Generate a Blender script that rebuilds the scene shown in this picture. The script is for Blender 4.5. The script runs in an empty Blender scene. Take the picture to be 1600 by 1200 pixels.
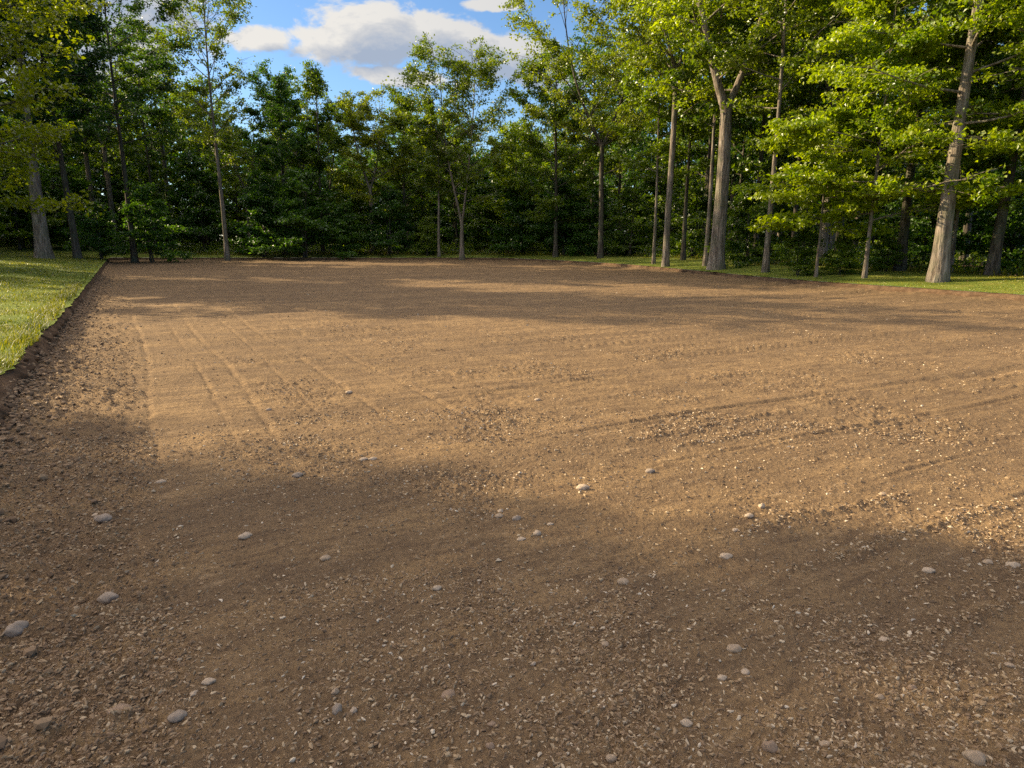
import bpy, math, random
import numpy as np
from mathutils import Vector, Matrix

scene = bpy.context.scene
COL = scene.collection
RNG = np.random.default_rng(7)
random.seed(7)
R = math.radians

# ------------------------------------------------------------------ camera
PITCH = R(11.85); FPX = 1087.0; CAM_H = 1.6
cam_d = bpy.data.cameras.new('camera'); cam = bpy.data.objects.new('camera', cam_d); COL.objects.link(cam)
cam.location = (0, 0, CAM_H); cam.rotation_euler = (math.pi/2 - PITCH, 0, 0)
cam_d.sensor_width = 36; cam_d.lens = FPX/1600*36; cam_d.clip_end = 2000; cam_d.clip_start = .05
scene.camera = cam
CP, SP = math.cos(PITCH), math.sin(PITCH)

def ground_at(px, py, z=0.0):
    X = (px-800)/FPX; Y = (600-py)/FPX
    d = np.array([X, CP+Y*SP, -SP+Y*CP]); t = (z-CAM_H)/d[2]
    return d[0]*t, d[1]*t
def x_at(px, D, z=.3):
    return (px-800)/FPX*(D*CP+(CAM_H-z)*SP)

# ------------------------------------------------------------------ noise
def _h(ix, iy, s):
    n = (ix.astype(np.int64)*374761393 + iy.astype(np.int64)*668265263 + s*1442695041) & 0xffffffff
    n = ((n ^ (n >> 13))*1274126177) & 0xffffffff
    n = ((n ^ (n >> 16))*2246822519) & 0xffffffff
    return (n ^ (n >> 15)).astype(np.float64)/4294967295.0
def perlin(x, y, s=0):
    x = np.asarray(x, float); y = np.asarray(y, float)
    ix = np.floor(x); iy = np.floor(y); fx = x-ix; fy = y-iy
    u = fx*fx*fx*(fx*(fx*6-15)+10); v = fy*fy*fy*(fy*(fy*6-15)+10)
    def g(a, b):
        th = _h(ix+a, iy+b, s)*2*np.pi
        return np.cos(th)*(fx-a)+np.sin(th)*(fy-b)
    n0 = g(0, 0)*(1-u)+g(1, 0)*u; n1 = g(0, 1)*(1-u)+g(1, 1)*u
    return (n0*(1-v)+n1*v)*1.5
def fbm(x, y, s=0, o=4):
    t = 0; a = 1; n = 0
    for i in range(o):
        t = t+a*perlin(x*2**i, y*2**i, s+i*17); n += a; a *= .5
    return t/n
def sstep(a, b, x):
    t = np.clip((x-a)/(b-a), 0, 1); return t*t*(3-2*t)

# ------------------------------------------------------------------ helpers
def tag(o, label=None, cat=None, group=None, kind=None):
    if label: o['label'] = label
    if cat: o['category'] = cat
    if group: o['group'] = group
    if kind: o['kind'] = kind
    return o
def mesh_np(name, V, F, mat=None, smooth=False, tint=None):
    """V (n,3); F (m,k) constant k, or a list of such arrays"""
    me = bpy.data.meshes.new(name)
    Fs = F if isinstance(F, list) else [F]
    Fs = [np.asarray(f, np.int32) for f in Fs if len(f)]
    loops = np.concatenate([f.ravel() for f in Fs]); tot = np.concatenate([np.full(len(f), f.shape[1], np.int32) for f in Fs])
    start = np.concatenate([[0], np.cumsum(tot)[:-1]]).astype(np.int32)
    me.vertices.add(len(V)); me.vertices.foreach_set('co', np.ascontiguousarray(V, np.float32).ravel())
    me.loops.add(len(loops)); me.loops.foreach_set('vertex_index', loops)
    me.polygons.add(len(tot)); me.polygons.foreach_set('loop_start', start); me.polygons.foreach_set('loop_total', tot)
    me.polygons.foreach_set('use_smooth', np.full(len(tot), smooth, dtype=bool))
    me.update(calc_edges=True)
    if tint is not None:
        a = me.attributes.new('tint', 'FLOAT', 'FACE'); a.data.foreach_set('value', np.asarray(tint, np.float32))
    if mat: me.materials.append(mat)
    return me
def obj(name, me, parent=None, loc=None):
    o = bpy.data.objects.new(name, me); COL.objects.link(o)
    if parent: o.parent = parent
    if loc is not None: o.location = loc
    return o
def empty(name, loc, rz=0):
    o = bpy.data.objects.new(name, None); COL.objects.link(o); o.location = loc; o.rotation_euler = (0, 0, rz); o.empty_display_size = .3
    return o

# ------------------------------------------------------------------ materials
def new_mat(name):
    m = bpy.data.materials.new(name); m.use_nodes = True; nt = m.node_tree; nt.nodes.clear()
    out = nt.nodes.new('ShaderNodeOutputMaterial')
    return m, nt, out
def N(nt, typ, **kw):
    n = nt.nodes.new(typ)
    for k, v in kw.items():
        if k in n.inputs.keys(): n.inputs[k].default_value = v
        else: setattr(n, k, v)
    return n
def L(nt, a, b): nt.links.new(a, b)
def ramp(nt, fac, stops):
    r = nt.nodes.new('ShaderNodeValToRGB'); e = r.color_ramp.elements
    while len(e) < len(stops): e.new(.5)
    for i, (p, c) in enumerate(stops):
        e[i].position = p; e[i].color = (*c, 1) if len(c) == 3 else c
    L(nt, fac, r.inputs[0]); return r
def mixc(nt, fac, a, b, mode='MIX'):
    m = nt.nodes.new('ShaderNodeMix'); m.data_type = 'RGBA'; m.blend_type = mode
    for s, v in ((0, fac), (6, a), (7, b)):
        if hasattr(v, 'is_linked'): L(nt, v, m.inputs[s])
        else: m.inputs[s].default_value = v if s == 0 else (*v, 1)
    return m.outputs[2]
def noise(nt, vec, scale, detail=4, rough=.55, vscale=None):
    n = N(nt, 'ShaderNodeTexNoise'); n.inputs['Scale'].default_value = scale; n.inputs['Detail'].default_value = detail; n.inputs['Roughness'].default_value = rough
    if vscale:
        mp = N(nt, 'ShaderNodeMapping'); mp.inputs['Scale'].default_value = vscale; L(nt, vec, mp.inputs[0]); vec = mp.outputs[0]
    L(nt, vec, n.inputs['Vector']); return n.outputs['Fac']

def leaf_mat(name, dark, light, trans=.45, tcol=1.35):
    m, nt, out = new_mat(name)
    at = N(nt, 'ShaderNodeAttribute', attribute_name='tint'); oi = N(nt, 'ShaderNodeObjectInfo')
    ad = N(nt, 'ShaderNodeMath', operation='MULTIPLY_ADD'); L(nt, oi.outputs['Random'], ad.inputs[0]); ad.inputs[1].default_value = .35; L(nt, at.outputs['Fac'], ad.inputs[2])
    sb = N(nt, 'ShaderNodeMath', operation='SUBTRACT'); L(nt, ad.outputs[0], sb.inputs[0]); sb.inputs[1].default_value = .17
    c = ramp(nt, sb.outputs[0], [(0, dark), (1, light)]).outputs[0]
    d = N(nt, 'ShaderNodeBsdfDiffuse'); L(nt, c, d.inputs[0])
    t = N(nt, 'ShaderNodeBsdfTranslucent')
    tc = mixc(nt, 1.0, c, (1.1*tcol, 1.17*tcol, .26*tcol), 'MULTIPLY'); L(nt, tc, t.inputs[0])
    mx = N(nt, 'ShaderNodeMixShader'); mx.inputs[0].default_value = trans; L(nt, d.outputs[0], mx.inputs[1]); L(nt, t.outputs[0], mx.inputs[2])
    g = N(nt, 'ShaderNodeBsdfGlossy'); g.inputs['Roughness'].default_value = .5; g.inputs[0].default_value = (.9, .95, 1, 1)
    fr = N(nt, 'ShaderNodeFresnel'); fr.inputs[0].default_value = 1.35
    m2 = N(nt, 'ShaderNodeMixShader'); 
    fm = N(nt, 'ShaderNodeMath', operation='MULTIPLY'); L(nt, fr.outputs[0], fm.inputs[0]); fm.inputs[1].default_value = .10
    L(nt, fm.outputs[0], m2.inputs[0]); L(nt, mx.outputs[0], m2.inputs[1]); L(nt, g.outputs[0], m2.inputs[2]); L(nt, m2.outputs[0], out.inputs[0])
    return m
def bark_mat(name, a, b, c):
    m, nt, out = new_mat(name); tc = N(nt, 'ShaderNodeTexCoord'); v = tc.outputs['Object']
    n1 = noise(nt, v, 11, 4, .6, (1, 1, .14)); n2 = noise(nt, v, 1.7, 4, .6)
    col = ramp(nt, n1, [(.36, a), (.5, b), (.64, c)]).outputs[0]
    col = mixc(nt, ramp(nt, n2, [(.45, (0, 0, 0)), (.62, (.55, .55, .55))]).outputs[0], col, (.085, .1, .06))
    p = N(nt, 'ShaderNodeBsdfPrincipled', Roughness=.9); p.inputs['Specular IOR Level'].default_value = .2
    L(nt, col, p.inputs['Base Color'])
    bp = N(nt, 'ShaderNodeBump', Strength=1.0, Distance=.10); L(nt, n1, bp.inputs['Height']); L(nt, bp.outputs[0], p.inputs['Normal']); L(nt, p.outputs[0], out.inputs[0])
    return m
M_BARK = bark_mat('bark_grey', (.075, .06, .048), (.17, .14, .115), (.27, .235, .2))
M_BARKP = bark_mat('bark_pale', (.085, .068, .054), (.18, .15, .122), (.27, .235, .20))
M_BARKD = bark_mat('bark_dark', (.03, .025, .02), (.07, .058, .046), (.12, .1, .085))
M_LEAF = leaf_mat('leaf_green', (.032, .078, .007), (.175, .235, .012), .5)
M_LEAFD = leaf_mat('leaf_deep_green', (.020, .062, .011), (.090, .175, .018), .48)
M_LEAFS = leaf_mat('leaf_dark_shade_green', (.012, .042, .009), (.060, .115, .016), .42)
M_LEAFY = leaf_mat('leaf_yellow_green', (.085, .155, .004), (.36, .41, .008), .55)
M_LEAFG = leaf_mat('leaf_dull_gold', (.036, .068, .003), (.21, .235, .005), .5)
M_LEAFO = leaf_mat('leaf_olive', (.055, .105, .007), (.24, .27, .014), .5)
M_GRASS = leaf_mat('grass_blade', (.045, .075, .005), (.31, .275, .028), .4, 1.2)

def soil_mat():
    m, nt, out = new_mat('graded_soil'); tc = N(nt, 'ShaderNodeTexCoord'); v = tc.outputs['Object']
    big = noise(nt, v, .5, 6, .65); mid = noise(nt, v, 2.6, 5, .62); fine = noise(nt, v, 38, 5, .7); grit = noise(nt, v, 150, 3, .6)
    # rake passes run across the field
    mp = N(nt, 'ShaderNodeMapping'); mp.inputs['Rotation'].default_value = (0, 0, R(-28.6)); L(nt, v, mp.inputs[0])
    rake = noise(nt, mp.outputs[0], 1.0, 5, .65, (.07, 1.3, 1))
    base = ramp(nt, big, [(.3, (.176, .119, .063)), (.55, (.238, .160, .083)), (.72, (.290, .197, .103))]).outputs[0]
    base = mixc(nt, ramp(nt, mid, [(.38, (.6, .6, .6)), (.6, (0, 0, 0))]).outputs[0], base, (.13, .088, .053))
    base = mixc(nt, ramp(nt, rake, [(.42, (.8, .8, .8)), (.56, (0, 0, 0))]).outputs[0], base, (.14, .096, .056))
    strk = noise(nt, mp.outputs[0], 1.0, 4, .6, (3.2, 13, 1))
    base = mixc(nt, ramp(nt, strk, [(.36, (.7, .7, .7)), (.50, (0, 0, 0))]).outputs[0], base, (.105, .07, .042))
    base = mixc(nt, ramp(nt, strk, [(.60, (0, 0, 0)), (.72, (.5, .5, .5))]).outputs[0], base, (.36, .26, .155))
    base = mixc(nt, ramp(nt, fine, [(.30, (.75, .75, .75)), (.52, (0, 0, 0))]).outputs[0], base, (.075, .05, .031))
    base = mixc(nt, ramp(nt, fine, [(.60, (0, 0, 0)), (.74, (.65, .65, .65))]).outputs[0], base, (.38, .29, .19))
    base = mixc(nt, ramp(nt, grit, [(.64, (0, 0, 0)), (.72, (.6, .6, .6))]).outputs[0], base, (.46, .38, .28))
    p = N(nt, 'ShaderNodeBsdfPrincipled', Roughness=.95); p.inputs['Specular IOR Level'].default_value = .12
    L(nt, base, p.inputs['Base Color'])
    sm = N(nt, 'ShaderNodeMath', operation='MULTIPLY_ADD'); L(nt, grit, sm.inputs[0]); sm.inputs[1].default_value = .35; L(nt, fine, sm.inputs[2])
    b1 = N(nt, 'ShaderNodeBump', Strength=1.0, Distance=.02); L(nt, sm.outputs[0], b1.inputs['Height'])
    b2 = N(nt, 'ShaderNodeBump', Strength=.7, Distance=.05); L(nt, mid, b2.inputs['Height']); L(nt, b1.outputs[0], b2.inputs['Normal'])
    L(nt, b2.outputs[0], p.inputs['Normal']); L(nt, p.outputs[0], out.inputs[0]); return m
M_SOIL = soil_mat()
def bank_mat():
    m, nt, out = new_mat('cut_earth'); tc = N(nt, 'ShaderNodeTexCoord'); v = tc.outputs['Object']
    a = noise(nt, v, 5, 5, .65); b = noise(nt, v, 40, 4, .65)
    c = ramp(nt, a, [(.3, (.06, .04, .025)), (.5, (.105, .068, .042)), (.7, (.17, .112, .068))]).outputs[0]
    c = mixc(nt, ramp(nt, b, [(.35, (.6, .6, .6)), (.55, (0, 0, 0))]).outputs[0], c, (.09, .055, .033))
    p = N(nt, 'ShaderNodeBsdfPrincipled', Roughness=.95); p.inputs['Specular IOR Level'].default_value = .1; L(nt, c, p.inputs['Base Color'])
    bp = N(nt, 'ShaderNodeBump', Strength=.9, Distance=.03); L(nt, b, bp.inputs['Height']); L(nt, bp.outputs[0], p.inputs['Normal']); L(nt, p.outputs[0], out.inputs[0]); return m
M_BANK = bank_mat()
def turf_mat():
    m, nt, out = new_mat('turf_and_litter'); tc = N(nt, 'ShaderNodeTexCoord'); v = tc.outputs['Object']
    a = noise(nt, v, 1.1, 5, .6); b = noise(nt, v, 30, 4, .7)
    at = N(nt, 'ShaderNodeAttribute', attribute_name='litter')
    g = ramp(nt, a, [(.3, (.095, .135, .022)), (.55, (.15, .19, .032)), (.75, (.22, .20, .055))]).outputs[0]
    g = mixc(nt, ramp(nt, b, [(.32, (.6, .6, .6)), (.5, (0, 0, 0))]).outputs[0], g, (.05, .075, .016))
    l = ramp(nt, b, [(.3, (.028, .02, .013)), (.6, (.075, .05, .03))]).outputs[0]
    c = mixc(nt, at.outputs['Fac'], g, l)
    p = N(nt, 'ShaderNodeBsdfPrincipled', Roughness=.95); p.inputs['Specular IOR Level'].default_value = .1; L(nt, c, p.inputs['Base Color'])
    bp = N(nt, 'ShaderNodeBump', Strength=.8, Distance=.03); L(nt, b, bp.inputs['Height']); L(nt, bp.outputs[0], p.inputs['Normal']); L(nt, p.outputs[0], out.inputs[0]); return m
M_TURF = turf_mat()
def chip_mat():
    m, nt, out = new_mat('chips_and_clods'); at = N(nt, 'ShaderNodeAttribute', attribute_name='tint')
    c = ramp(nt, at.outputs['Fac'], [(0, (.10, .066, .04)), (.45, (.20, .135, .08)), (.68, (.29, .215, .13)), (.86, (.38, .30, .20)), (1, (.53, .455, .35))]).outputs[0]
    p = N(nt, 'ShaderNodeBsdfPrincipled', Roughness=.8); p.inputs['Specular IOR Level'].default_value = .25; L(nt, c, p.inputs['Base Color']); L(nt, p.outputs[0], out.inputs[0]); return m
M_CHIP = chip_mat()
def stone_mat(name, a, b):
    m, nt, out = new_mat(name); tc = N(nt, 'ShaderNodeTexCoord'); v = tc.outputs['Object']
    n1 = noise(nt, v, 3, 5, .6); n2 = noise(nt, v, 30, 3, .6)
    c = ramp(nt, n1, [(.3, a), (.7, b)]).outputs[0]
    c = mixc(nt, ramp(nt, n2, [(.55, (0, 0, 0)), (.75, (.4, .4, .4))]).outputs[0], c, (.13, .095, .065))
    p = N(nt, 'ShaderNodeBsdfPrincipled', Roughness=.75); p.inputs['Specular IOR Level'].default_value = .3; L(nt, c, p.inputs['Base Color'])
    bp = N(nt, 'ShaderNodeBump', Strength=.35, Distance=.06); L(nt, n2, bp.inputs['Height']); L(nt, bp.outputs[0], p.inputs['Normal']); L(nt, p.outputs[0], out.inputs[0]); return m
M_ST = {'grey': stone_mat('stone_grey', (.21, .165, .125), (.30, .243, .19)), 'pale': stone_mat('stone_pale', (.30, .232, .165), (.42, .335, .245)),
        'brown': stone_mat('stone_brown', (.19, .13, .085), (.29, .205, .14)), 'tan': stone_mat('stone_tan', (.26, .19, .125), (.36, .275, .19))}

# ------------------------------------------------------------------ field layout
DV = np.array([-.479, .878]); NV = np.array([.878, .479])      # along / across the field
U0 = -1.05
def uv_of(x, y): return x*NV[0]+y*NV[1]-U0, x*DV[0]+y*DV[1]
def xy_of(u, v): return (u+U0)*NV[0]+v*DV[0], (u+U0)*NV[1]+v*DV[1]
c_fl = ground_at(183, 406.5); c_fr = ground_at(775, 406.5)
# far corners and right edge read off the picture, rounded
r1 = ground_at(1330, 446); r2 = ground_at(1600, 464)
poly = [xy_of(0, -22), xy_of(0, uv_of(*c_fl)[1]-2.5), c_fl, c_fr]+[ground_at(*p) for p in ((850, 409.5), (975, 417.5), (1069, 427), (1162, 437.5), (1256, 446.5), (1347, 453.5), (1431, 459.5), (1515, 466), (1600, 472))]+[(17.5, 5.), (19.5, -19)]
poly = np.array(poly, float)
# round it a little (Chaikin) and resample
def chaikin(P, n, keep=.2):
    for _ in range(n):
        Q = []
        for i in range(len(P)):
            a, b = P[i], P[(i+1) % len(P)]
            d = np.linalg.norm(b-a); k = min(.25, 1.2/d)
            Q += [a+(b-a)*k, b+(a-b)*k]
        P = np.array(Q)
    return P
polyr = chaikin(poly, 3)
def resample(P, stepf):
    out = []; n = len(P)
    for i in range(n):
        a, b = P[i], P[(i+1) % n]; d = np.linalg.norm(b-a)
        if d < 1e-6: continue
        s = 0.
        while s < d:
            q = a+(b-a)*s/d; out.append(q); s += stepf(q)
    return np.array(out)
def stepf(q):
    r = math.hypot(*q); return min(.28, max(.035, .007*r)) if q[1] > -1 else .5
B = resample(polyr, stepf)
# outward normals (polygon is clockwise: near-left, far-left, far-right, near-right)
T = np.roll(B, -3, 0)-np.roll(B, 3, 0); T /= np.linalg.norm(T, axis=1)[:, None]
OUT = np.stack([-T[:, 1], T[:, 0]], 1)
cen = B.mean(0)
if ((B-cen)*OUT).sum(1).mean() < 0: OUT = -OUT
# smooth the outward normals so the rings fan evenly
for _ in range(40):
    OUT = OUT+np.roll(OUT, 1, 0)+np.roll(OUT, -1, 0); OUT /= np.linalg.norm(OUT, axis=1)[:, None]
def edge_dist(x, y):
    """signed distance to the field edge, positive outside"""
    P = poly; x = np.asarray(x, float); y = np.asarray(y, float)
    best = np.full(x.shape, 1e9); inside = np.zeros(x.shape, bool)
    for i in range(len(P)):
        a, b = P[i], P[(i+1) % len(P)]; e = b-a; l2 = e@e
        t = np.clip(((x-a[0])*e[0]+(y-a[1])*e[1])/l2, 0, 1)
        best = np.minimum(best, np.hypot(x-a[0]-e[0]*t, y-a[1]-e[1]*t))
        inside ^= ((a[1] > y) != (b[1] > y)) & (x < a[0]+(y-a[1])*e[0]/(e[1] if abs(e[1]) > 1e-9 else 1e-9))
    return np.where(inside, -best, best)
def lawn_z(x, y):
    d = np.maximum(edge_dist(x, y), 0); u, v = uv_of(np.asarray(x, float), np.asarray(y, float))
    left = sstep(2, -4, u)
    z = .18+.20*left+left*(.10*sstep(0, 3, d)+.42*sstep(2, 11, d)*sstep(4, 30, y))+(1-left)*.24*sstep(0, 4.5, d)
    z = z+.035*fbm(np.asarray(x)*.45, np.asarray(y)*.45, 31, 3)*sstep(0, 1.5, d)+.3*fbm(np.asarray(x)*.05, np.asarray(y)*.05, 77, 2)*sstep(10, 40, d)
    return z

# chip / clod density, shared by the relief and the scatter
def windrow(u, v):
    w = np.abs(perlin(u*.05+perlin(u*.6, v*.6, 9)*.03, v*1.15+.10*perlin(u*1.7, v*1.7, 10), 11))
    return sstep(.16, .0, w)*sstep(-.12, .35, perlin(u*.55, v*.8, 13))*sstep(3.2, 4.2, u)
def rough_mask(x, y):
    u, v = uv_of(x, y)
    m = sstep(-.10, .42, fbm(x*.75+3, y*.75, 5, 4))*.8
    m = np.maximum(m, .95*sstep(1.22, .85, u+.16*perlin(v*.8, u*.8, 62)+.08*perlin(v*3, u*3, 63))*(u < 2))
    ridge = windrow(u, v)          # windrows left by the rake
    m = np.maximum(m, .9*ridge)
    r = np.hypot(x, y)
    m = np.maximum(m, .75*sstep(3.6, 2.4, r)*sstep(-.3, .3, fbm(x*1.6, y*1.6, 61, 2)))
    smooth = sstep(1.1, 1.25, u)*sstep(2.4, 1.9, u)                               # rolled strip beside the loose edge
    return m*(1-.6*smooth)
def dirt_z(x, y):
    u, v = uv_of(x, y); r = np.hypot(x, y)
    z = .022*fbm(x*.35, y*.35, 1, 3)
    rm = rough_mask(x, y)
    c1 = perlin(x*16, y*16, 21); c2 = perlin(x*38, y*38, 22); c3 = perlin(x*80, y*80, 23)
    c0 = perlin(x*7, y*7, 20)
    z = z+(.34+.95*rm)*(.010*c0+.013*np.maximum(c1, -.25)+.0095*c2)+(.8+.6*rm)*.0048*c3*sstep(9, 4, r)
    edge = sstep(1.25, .85, u)*(u < 2)
    z = z+edge*(.022*perlin(x*5, y*5, 25)+.014*perlin(x*12, y*12, 26))+.06*sstep(.45, 0, u)*(u < 1)+.05*sstep(-.5, 0, edge_dist(x, y))*(u > 1)
    # grooves along the field
    for uu, w, dd in ((1.1, .03, .012), (1.62, .022, .012), (1.98, .03, .016), (2.5, .022, .010), (2.95, .03, .013), (3.6, .03, .014), (4.3, .03, .010)):
        uo = uu+.11*perlin(v*.17, uu*7+0*v, 44)+.02*perlin(v*2.2, uu*5+0*v, 47)
        br = sstep(3.5, 7, v)*(.45+.55*sstep(-.2, .4, perlin(v*.42, uu*3+0*v, 45)))*(1+.7*perlin(v*6, u*6, 46))
        z = z-dd*1.15*np.exp(-((u-uo)/w)**2)*br
        z = z+dd*.3*np.exp(-((u-uo-2.2*w)/w)**2)*br
    # cleats / rake passes across the field
    rk = perlin(u*.07, v*1.5, 33)+.5*perlin(u*.16, v*4.3, 34)
    z = z+(.026+.022*sstep(8, 30, r))*rk*sstep(1.2, 3.5, u)*sstep(3, 8, r)
    sc_ = np.abs(perlin(u*.045+.04*perlin(u*.8, v*.8, 51), v*1.9, 52)); pm = sstep(-.25, .2, perlin(u*.3, v*.35, 53))*sstep(3.4, 4.4, u+.5*perlin(v*.9, 0*v, 54))*sstep(4, 7, r)
    z = z+(.020*sstep(.24, .05, sc_)-.034*sstep(.12, 0, sc_))*pm*sstep(16, 9, r)
    z = z+.011*windrow(u, v)*(1+.6*perlin(x*9, y*9, 35))
    return z

# ------------------------------------------------------------------ dirt field (one sheet, finer near the viewpoint)
def build_dirt():
    rs = [.25]
    while rs[-1] < 75:
        r = rs[-1]
        rs.append(r+(.06 if r < 1.4 else min(.17, .00085*r*r+.001)))
    rs = np.array(rs)
    th = np.concatenate([np.linspace(-R(45), R(45), 820), np.linspace(R(45), R(315), 90)[1:-1]])
    nr, nt_ = len(rs), len(th)
    rr, tt = np.meshgrid(rs, th, indexing='ij')
    x = rr*np.sin(tt); y = rr*np.cos(tt)
    d = edge_dist(x, y)
    z = np.where(d < .4, dirt_z(x, y), 0)
    V = np.stack([x, y, z], -1).reshape(-1, 3)
    i = np.arange(nr-1)[:, None]*nt_; j = np.arange(nt_)[None]; jn = (j+1) % nt_
    F = np.stack([i+j, i+jn, i+nt_+jn, i+nt_+j], -1).reshape(-1, 4)[:, ::-1]
    keep = (d.ravel()[F] < .32).all(1)
    F = F[keep]
    used = np.unique(F); mp = np.full(len(V), -1, np.int64); mp[used] = np.arange(len(used))
    Vc = V[used]; Fc = mp[F]
    k = len(Vc)                                    # small disc under the viewpoint
    inner = np.where(np.isin(np.arange(nt_), used))[0]
    Vc = np.concatenate([Vc, [[0, 0, 0]]]); idx = mp[inner]
    tri = np.stack([np.full(len(idx), k), np.roll(idx, -1), idx], 1)
    me = mesh_np('dirt_field', Vc, [Fc, tri], M_SOIL, True)
    tag(obj('dirt_field', me), 'broad graded field of bare brown earth', None, None, 'structure')
build_dirt()

# ------------------------------------------------------------------ bank and lawn
nB = len(B)
s_idx = np.arange(nB)
arc = np.concatenate([[0], np.cumsum(np.linalg.norm(np.roll(B, -1, 0)-B, axis=1))[:-1]])
def ringpt(off): return B+OUT*np.asarray(off)[:, None]
jag = lambda f, s: perlin(arc*f, arc*0+.3, s)
nearf = np.clip(1.3-np.hypot(B[:, 0], B[:, 1])/22, .3, 1.2)
lip_off = .17*np.clip(nearf, .45, 1)+.09*jag(.9, 3)*nearf+.075*jag(3.6, 4)*nearf+.035*jag(11, 5)*nearf
lip_z = lawn_z(*ringpt(lip_off).T)+.015*jag(3, 8)*nearf
rings = []
prof = [(-.22, -.03), (-.06, .10), (.15, .30), (.3, .52), (.52, .72), (.78, .90), (1.0, 1.0)]
for k, (fo, fz) in enumerate(prof):
    rough = (.085*perlin(arc*2.3, arc*0+k*.9, 12)+.07*perlin(arc*5.5, arc*0+k*1.3, 14)+.035*perlin(arc*15, arc*0+k*2.1, 15))*(1 if 0 < k < 6 else .0)
    off = lip_off*fo+rough*nearf-(.10 if k == 0 else 0)
    if k == 5: off = off+.025
    p = ringpt(off); rings.append(np.column_stack([p, lip_z*fz+(rough*.35 if 0 < k < 6 else 0)]))
p = ringpt(lip_off+.09); rings.append(np.column_stack([p, np.minimum(lip_z, lawn_z(*p.T))-.03]))
def strip_mesh(name, rings, mat, extra=None):
    V = np.concatenate(rings); nr = len(rings)
    i = np.arange(nr-1)[:, None]*nB; j = np.arange(nB)[None]; jn = (j+1) % nB
    F = np.stack([i+j, i+jn, i+nB+jn, i+nB+j], -1).reshape(-1, 4)
    me = mesh_np(name, V, F, mat, True); return me, V
me, _ = strip_mesh('earth_bank', rings, M_BANK)
tag(obj('earth_bank', me), 'low crumbling cut bank of brown earth below the turf', None, None, 'structure')
rings = []
for k, o in enumerate([0, .05, .14, .3, .6, 1.0, 1.6, 2.4, 3.4, 4.6, 6, 8, 10.5, 14, 19, 26, 36, 55, 90, 160, 300]):
    p = ringpt(lip_off+o-(0.012 if k == 0 else 0)); z = lawn_z(*p.T) if k else lip_z-.006
    if k == 0: z = lip_z+.004
    rings.append(np.column_stack([p, z]))
me, V = strip_mesh('lawn', rings, M_TURF)
dd = edge_dist(V[:, 0], V[:, 1]); uu, vv = uv_of(V[:, 0], V[:, 1])
def litter_start(x, y):
    u, v = uv_of(x, y); left = sstep(1, -2, u)
    far = sstep(50, 53, y)
    return 4.6*(1-left)+left*14-far*(1-left)*2.3
lit = sstep(0, 2.5, dd-litter_start(V[:, 0], V[:, 1])+.8*fbm(V[:, 0]*.5, V[:, 1]*.5, 3, 2))
a = me.attributes.new('litter', 'FLOAT', 'POINT'); a.data.foreach_set('value', lit.astype(np.float32))
tag(obj('lawn', me), 'mown grass verge running into shaded woodland floor', None, None, 'structure')

# ------------------------------------------------------------------ foliage primitives
def kites(P, nrm, size, rng, asp=.62, fold=.12, bend=None):
    n = len(P); a = rng.normal(size=(n, 3)); a -= nrm*(a*nrm).sum(1)[:, None]; a /= np.linalg.norm(a, axis=1)[:, None]+1e-9
    if bend is not None: a = a*.6+bend; a -= nrm*(a*nrm).sum(1)[:, None]; a /= np.linalg.norm(a, axis=1)[:, None]+1e-9
    b = np.cross(nrm, a); s = size[:, None]
    V = np.stack([P-a*s*.5, P+b*s*asp*.5+nrm*s*fold, P+a*s*.5-nrm*s*.05, P-b*s*asp*.5+nrm*s*fold], 1).reshape(-1, 3)
    F = np.arange(n*4).reshape(-1, 4); return V, F
def rnd_normals(n, rng, up=.9):
    v = rng.normal(size=(n, 3)); v /= np.linalg.norm(v, axis=1)[:, None]; v[:, 2] += up
    v /= np.linalg.norm(v, axis=1)[:, None]+1e-9; return v
def tube(pts, rad, sides, Vs, Fs, base):
    pts = np.asarray(pts, float); n = len(pts); rad = np.asarray(rad, float)
    t = np.gradient(pts, axis=0); t /= np.linalg.norm(t, axis=1)[:, None]+1e-9
    ref = np.array([1., 0, 0]) if abs(t[0][0]) < .8 else np.array([0, 1., 0])
    a = np.cross(t, ref); a /= np.linalg.norm(a, axis=1)[:, None]+1e-9; b = np.cross(t, a)
    ang = np.arange(sides)*2*np.pi/sides
    ring = pts[:, None]+rad[..., None, None].reshape(n, 1, 1)*(np.cos(ang)[None, :, None]*a[:, None]+np.sin(ang)[None, :, None]*b[:, None])
    Vs.append(ring.reshape(-1, 3))
    i = np.arange(n-1)[:, None]*sides; j = np.arange(sides)[None]; jn = (j+1) % sides
    Fs.append((np.stack([i+j, i+jn, i+sides+jn, i+sides+j], -1).reshape(-1, 4)+base)); return base+n*sides

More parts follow.
